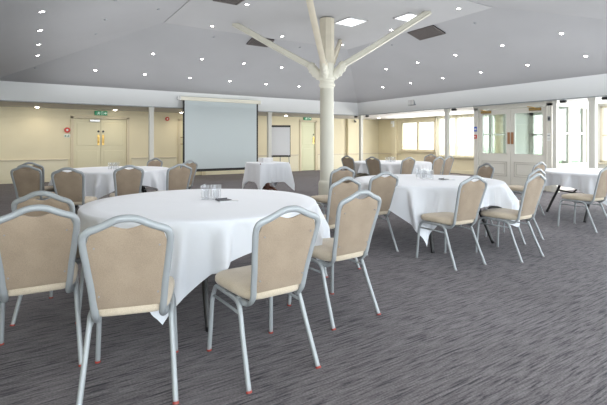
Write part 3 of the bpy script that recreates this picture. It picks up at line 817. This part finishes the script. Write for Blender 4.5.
# ------------------------------------------------------------------ chairs
def yb(z):    # lean of the backrest
    k = (z-.40)/.50
    return -.185 - .135*max(0, k)**1.15
def make_chair():
    r = empty('banquet_chair')
    # back frame: one hoop of flattened tube
    half = [(.152,.445),(.157,.50),(.163,.58),(.173,.66),(.181,.73),(.186,.775),(.187,.808),(.180,.833),(.162,.848),(.115,.866),(.073,.886),(.048,.897),(.022,.903)]
    pts = [(-x, yb(z), z) for x, z in half] + [(0, yb(.904), .904)] + [(x, yb(z), z) for x, z in half[::-1]]
    lo = [(-.178,-.045,.398),(-.168,-.090,.392),(-.155,-.140,.394),(-.150,-.168,.410)]
    pts = lo + pts + [(-x, y, z) for x, y, z in lo[::-1]]
    bm = bmesh.new(); path = smooth_path(pts, 4)
    tube(bm, path, .0115, .0175, n=12, up=(0,1,-.1))
    link('back_frame', bm, M['metal'], r, True)
    # padded back panel with a concave top that leaves the hand hold
    def wz(z):
        hh = [(x, zz) for x, zz in half if zz <= .79]
        for (x0, z0), (x1, z1) in zip(hh, hh[1:]):
            if z <= z1: return (x0+(x1-x0)*max(0, z-z0)/(z1-z0)) - .010
        return .172
    def top(u):
        u = abs(u)
        tp = [(0,.855),(.12,.857),(.24,.863),(.34,.869),(.42,.871),(.55,.860),(.70,.848),(.85,.837),(.93,.826),(.98,.808),(1,.790)]
        for (a, za), (b, zb_) in zip(tp, tp[1:]):
            if u <= b: return za+(zb_-za)*(u-a)/(b-a)
        return .78
    NU, NV = 28, 18; zb0 = .462
    bm = bmesh.new(); F = []; K = []
    for j in range(NV+1):
        rf, rb = [], []
        for i in range(NU+1):
            u = -1+2*i/NU; z = zb0+(top(u)-zb0)*j/NV
            x = u*wz(min(z, .79)); v = 2*j/NV-1
            e = (1-abs(u)**6)*(1-abs(v)**8)
            rf.append(bm.verts.new((x, yb(z)+.006+.026*e, z))); rb.append(bm.verts.new((x, yb(z)-.004-.010*e, z)))
        F.append(rf); K.append(rb)
    for j in range(NV):
        for i in range(NU):
            bm.faces.new((F[j][i], F[j+1][i], F[j+1][i+1], F[j][i+1])); bm.faces.new((K[j][i], K[j][i+1], K[j+1][i+1], K[j+1][i]))
    for j in range(NV):
        for i in (0, NU): bm.faces.new((F[j][i], F[j+1][i], K[j+1][i], K[j][i]))
    for i in range(NU):
        for j in (0, NV): bm.faces.new((F[j][i], F[j][i+1], K[j][i+1], K[j][i]))
    bk = link('backrest', bm, M['back_fabric'], r, True, 50)
    for x, z in ((-.13,.53),(.13,.53),(-.14,.77),(.14,.77)):
        bm = bmesh.new(); tube(bm, [(x, yb(z)-.006, z), (x, yb(z)-.016, z)], .0045, n=8)
        link('stud', bm, M['foot_grey'], bk)
    # seat
    bm = bmesh.new(); n = 48; rings = []
    for k, (ins, z) in enumerate(((.03,.415),(.008,.420),(0,.432),(0,.452),(.006,.466),(.02,.476),(.05,.482),(.10,.486),(.16,.488))):
        ring = []
        for i in range(n):
            a = 2*PI*i/n; c, s_ = math.cos(a), math.sin(a); e = 2/5.5
            X = math.copysign(abs(c)**e, c); Y = math.copysign(abs(s_)**e, s_)
            yy = Y*(.222-ins); w = (.197 + .018*Y) - ins
            ring.append(bm.verts.new((X*w, .028+yy, z)))
        rings.append(ring)
    bm.faces.new(rings[0][::-1]); bm.faces.new(rings[-1])
    for a, b in zip(rings, rings[1:]):
        for i in range(n): bm.faces.new((a[i], a[(i+1)%n], b[(i+1)%n], b[i]))
    link('seat', bm, M['seat_fabric_lit'], r, True, 60)
    R_ = .0135
    for sg in (-1, 1):
        x0, x1 = sg*.190, sg*.212
        # front leg, bending into the upper seat rail
        bm = bmesh.new(); path = smooth_path([(x1,.262,.0),(x1-sg*.006,.252,.15),(x1-sg*.012,.243,.30),(x0,.232,.365),(x0,.205,.395),(x0,.16,.402),(x0,.05,.402)], 4)
        tube(bm, path, R_, .0125, n=10); leg = link('leg', bm, M['metal'], r, True)
        bm = bmesh.new(); tube(bm, [(x1,.2625,0),(x1,.262,.010)], .0155, n=10); o = link('foot_cap', bm, M['foot_red'], leg)
        bm = bmesh.new(); path = smooth_path([(x0,.05,.402),(x0,-.03,.402),(x0,-.085,.392),(x0,-.115,.355),(x0+sg*.008,-.165,.23),(x0+sg*.016,-.222,.10),(x1,-.265,.0)], 4)
        tube(bm, path, R_, .0125, n=10); leg = link('leg', bm, M['metal'], r, True)
        bm = bmesh.new(); tube(bm, [(x1,-.266,0),(x1,-.262,.010)], .0155, n=10); o = link('foot_cap', bm, M['foot_red'], leg)
        bm = bmesh.new(); tube(bm, [(x0+sg*.004,.236,.335),(x0,.06,.337),(x0,-.122,.338)], .008, n=8); link('stretcher', bm, M['metal'], r, True)
    for y, z in ((.17,.405),(-.06,.405)):
        bm = bmesh.new(); tube(bm, [(-.19,y,z),(.19,y,z)], .010, n=8); link('crossbar', bm, M['metal'], r, True)
    return r
CH = .265
def rear(X, Y, h):      # centre from the midpoint of the rear feet and the bearing it faces
    a = math.radians(h); return (X+CH*math.cos(a), Y+CH*math.sin(a), h)
CHAIRS = [
 (*rear(-.812,1.99,106.5), 'beige chair nearest the camera, back turned, in front of the big round table', 'chairs at the nearest round table'),
 (*rear(-1.42,2.289,119), 'beige chair cut by the left edge, back turned to the camera', 'chairs at the nearest round table'),
 (*rear(-1.76,2.93,95), 'beige chair mostly hidden behind the large left-edge chair, hoop top showing', 'chairs at the nearest round table'),
 (*rear(-.094,2.255,124), 'beige chair standing clear on the carpet right of the black leg of the big table', 'chairs at the nearest round table'),
 (*rear(.373,2.976,126), 'second beige chair behind the free-standing front one, its front legs in shadow', 'chairs at the nearest round table'),
 (*rear(.38,4.08,128), 'beige chair rising behind the front pair of chairs, left of the column-side table', 'chairs at the nearest round table'),
 (*rear(.51,5.78,122), 'beige chair right beside the foot of the central column', 'chairs at the nearest round table'),
 (*rear(.88,4.78,118), 'beige chair at the left side of the round table right of the column', 'chairs at the second round table'),
 (*rear(1.655,4.25,119), 'beige chair standing before the hanging cloth of the second round table', 'chairs at the second round table'),
 (*rear(2.42,4.535,124.5), 'beige chair at the front of the nested row of three at right', 'chairs at the second round table'),
 (*rear(2.86,5.33,124), 'beige chair in the middle of the nested row of three at right', 'chairs at the second round table'),
 (*rear(3.88,7.12,124), 'beige chair at the back of the nested row of three at right', 'chairs at the second round table'),
 (*rear(2.78,6.62,192), 'beige chair showing above the second table before the left glazed door leaf', 'chairs at the second round table'),
 (*rear(4.178,5.957,119), 'beige chair at the right edge of the photo beside the table with black legs', 'chairs at the right table'),
 (*rear(-3.92,6.10,100), 'front one of two overlapping beige chairs at the far left table', 'chairs at the far left table'),
 (*rear(-4.40,6.95,100), 'rear one of two overlapping beige chairs at the far left table, hardly showing', 'chairs at the far left table'),
 (*rear(-3.03,5.55,98), 'beige chair before the far left table, second one from the left edge', 'chairs at the far left table'),
 (*rear(-2.48,6.10,120), 'beige chair in front of the far left table near its glasses', 'chairs at the far left table'),
 (*rear(-1.86,6.42,133), 'beige chair between the far left table and the screen, seen above the near table', 'chairs at the far left table'),
 (*rear(-2.07,7.72,148), 'beige chair half hidden, touching the lower left corner of the screen', 'chairs at the far left table'),
 (*rear(-3.0,8.62,245), 'beige chair on the far side of the far left table', 'chairs at the far left table'),
 (*rear(1.06,10.15,40), 'beige chair at the left of the furthest table, next to the column', 'chairs at the furthest table'),
 (*rear(1.54,9.45,42), 'second beige chair right of the column, at the furthest table', 'chairs at the furthest table'),
 (*rear(2.24,9.25,122), 'beige chair in front of the furthest table, under the two-pane window', 'chairs at the furthest table'),
 (*rear(3.32,11.3,215), 'beige chair on the far side of the furthest table', 'chairs at the furthest table'),
 (*rear(2.95,9.45,128), 'beige chair right of the furthest table, left one of the overlapping pair', 'chairs at the furthest table'),
 (*rear(3.40,10.1,132), 'beige chair right of the furthest table, below the slim post', 'chairs at the furthest table'),
]
cproto = None
for X, Y, h, lab, grp in CHAIRS:
    if cproto is None: cproto = o = make_chair()
    else: o = copy_tree(cproto)
    s, t = P(X, Y)
    o.location = (s, t, 0); o.rotation_euler = (0,0,HD(h)-PI/2)
    tag(o, lab, 'chair', grp)
    if grp != 'chairs at the nearest round table':
        for leg in o.children:
            for cap in leg.children:
                if cap.name.startswith('foot_cap'):
                    cap.material_slots[0].link = 'OBJECT'; cap.material_slots[0].material = M['foot_grey']

# ------------------------------------------------------------------ glasses and cards on the tables
bm = bmesh.new()
lathe(bm, [(0,0),(.030,0),(.0325,.004),(.036,.115),(.0365,.118),(.034,.118),(.031,.016),(.0,.012)], 28)
gl = link('glass_tumbler', bm, M['glass'], smooth=True, angle=60)
def glasses(X, Y, pts, where, first=[True]):
    for i, (dx, dy) in enumerate(pts):
        if first[0]: o = gl; first[0] = False
        else: o = gl.copy(); C.objects.link(o)
        s, t = P(X+dx, Y+dy); o.location = (s, t, .7555)
        tag(o, 'clear glass tumbler in the cluster '+where, 'glass', 'tumblers '+where)
sq = [(-.045,-.04),(.045,-.045),(-.04,.045),(.045,.042)]
glasses(-.80, 3.72, sq, 'on the nearest round table')
glasses(1.63, 5.70, sq+[(-.07,.14),(.02,.15)], 'on the round table right of the column')
glasses(-3.42, 7.75, sq, 'on the far left round table')
glasses(2.12, 10.5, [(-.08,0),(.01,-.04),(.09,0),(.0,.06)], 'on the furthest round table')
def notes(X, Y, rz, where, z=.7555):
    s, t = P(X, Y)
    r = empty('notepad', (s, t, z), rz); tag(r, 'small white notepad lying flat '+where, 'notepad')
    B('sheet', [((-.075,-.05,0),(.075,.05,.004))], M['paper'], r); B('cover', [((-.075,-.05,.004),(.075,-.035,.006))], M['grey'], r)
    r = empty('dark_card', (s-.04*math.cos(rz), t+.03, z+.0065), rz+.5); tag(r, 'dark card or coaster resting '+where+', on its notepad', 'card')
    B('card', [((-.055,-.04,0),(.055,.04,.004))], M['card'], r); B('fold', [((-.055,.036,.004),(.055,.04,.012))], M['card'], r)
notes(-.62, 3.58, HD(10), 'on the nearest round table')
notes(1.86, 5.55, HD(8), 'on the round table right of the column')

# ------------------------------------------------------------------ light
w = bpy.data.worlds.new('world'); bpy.context.scene.world = w; w.use_nodes = True
bg = w.node_tree.nodes['Background']; bg.inputs['Color'].default_value = (.93,.97,1,1); bg.inputs['Strength'].default_value = 5
def area(name, loc, rot, sx, sy, e, col=(1,1,1)):
    l = bpy.data.lights.new(name, 'AREA'); l.shape = 'RECTANGLE'; l.size = sx; l.size_y = sy; l.energy = e; l.color = col
    o = bpy.data.objects.new(name, l); C.objects.link(o); o.location = loc; o.rotation_euler = rot; return o
# daylight through the windows behind the camera and on the right-hand wall
area('daylight_front', (3.5, WT0+.05, 1.45), (math.radians(90),0,0), 14, 1.5, 410, (.86,.93,1))
area('daylight_right_near', (WSB-.15, 1.9, 1.45), (math.radians(90),0,math.radians(90)), 7, 1.5, 360, (.97,.99,1))
area('daylight_right_far', (WSA-.25, 11.5, 1.4), (math.radians(90),0,math.radians(90)), 4.4, 1.3, 190, (1,.98,.95))
for x, y in ((2.4,4.2),(7.9,4.2),(2.4,9.8),(7.9,9.8)):
    area('hall_fill', (x, y, 2.72), (0,0,0), 3.6, 3.6, 38, (1,.985,.96))  # added fill, no fitting hangs here
area('ceiling_fill', (5.4, 7.2, 2.3), (PI,0,0), 10, 10.8, 185, (.97,.98,1))  # unseen upward fill added to brighten the ceiling
area('aisle_fill', (4, 14.2, 2.22), (0,0,0), 13, 1.2, 68, (1,.95,.85))  # unseen fill added to brighten the back aisle
area('aisle_fill', (12.4, 11, 2.22), (0,0,0), 1.6, 6, 30, (1,.96,.9))  # same added fill over the right-hand aisle
# ------------------------------------------------------------------ camera
cam = bpy.data.cameras.new('camera'); co = bpy.data.objects.new('camera', cam); C.objects.link(co)
co.location = (0,0,1.25); co.rotation_euler = (math.radians(90), 0, -TH)
cam.sensor_width = 36; cam.sensor_fit = 'HORIZONTAL'; cam.lens = 430/607*36
cam.shift_y = -(202.5-141.5)/607; cam.clip_start = .05; cam.clip_end = 200
sc = bpy.context.scene; sc.camera = co
sc.view_settings.view_transform = 'Standard'; sc.view_settings.look = 'None'; sc.view_settings.exposure = 0
sc.cycles.max_bounces = 8; sc.cycles.diffuse_bounces = 4; sc.cycles.glossy_bounces = 3; sc.cycles.transmission_bounces = 8; sc.cycles.transparent_max_bounces = 12
sc.cycles.use_denoising = True; sc.cycles.sample_clamp_indirect = 6; sc.cycles.caustics_reflective = False; sc.cycles.caustics_refractive = False
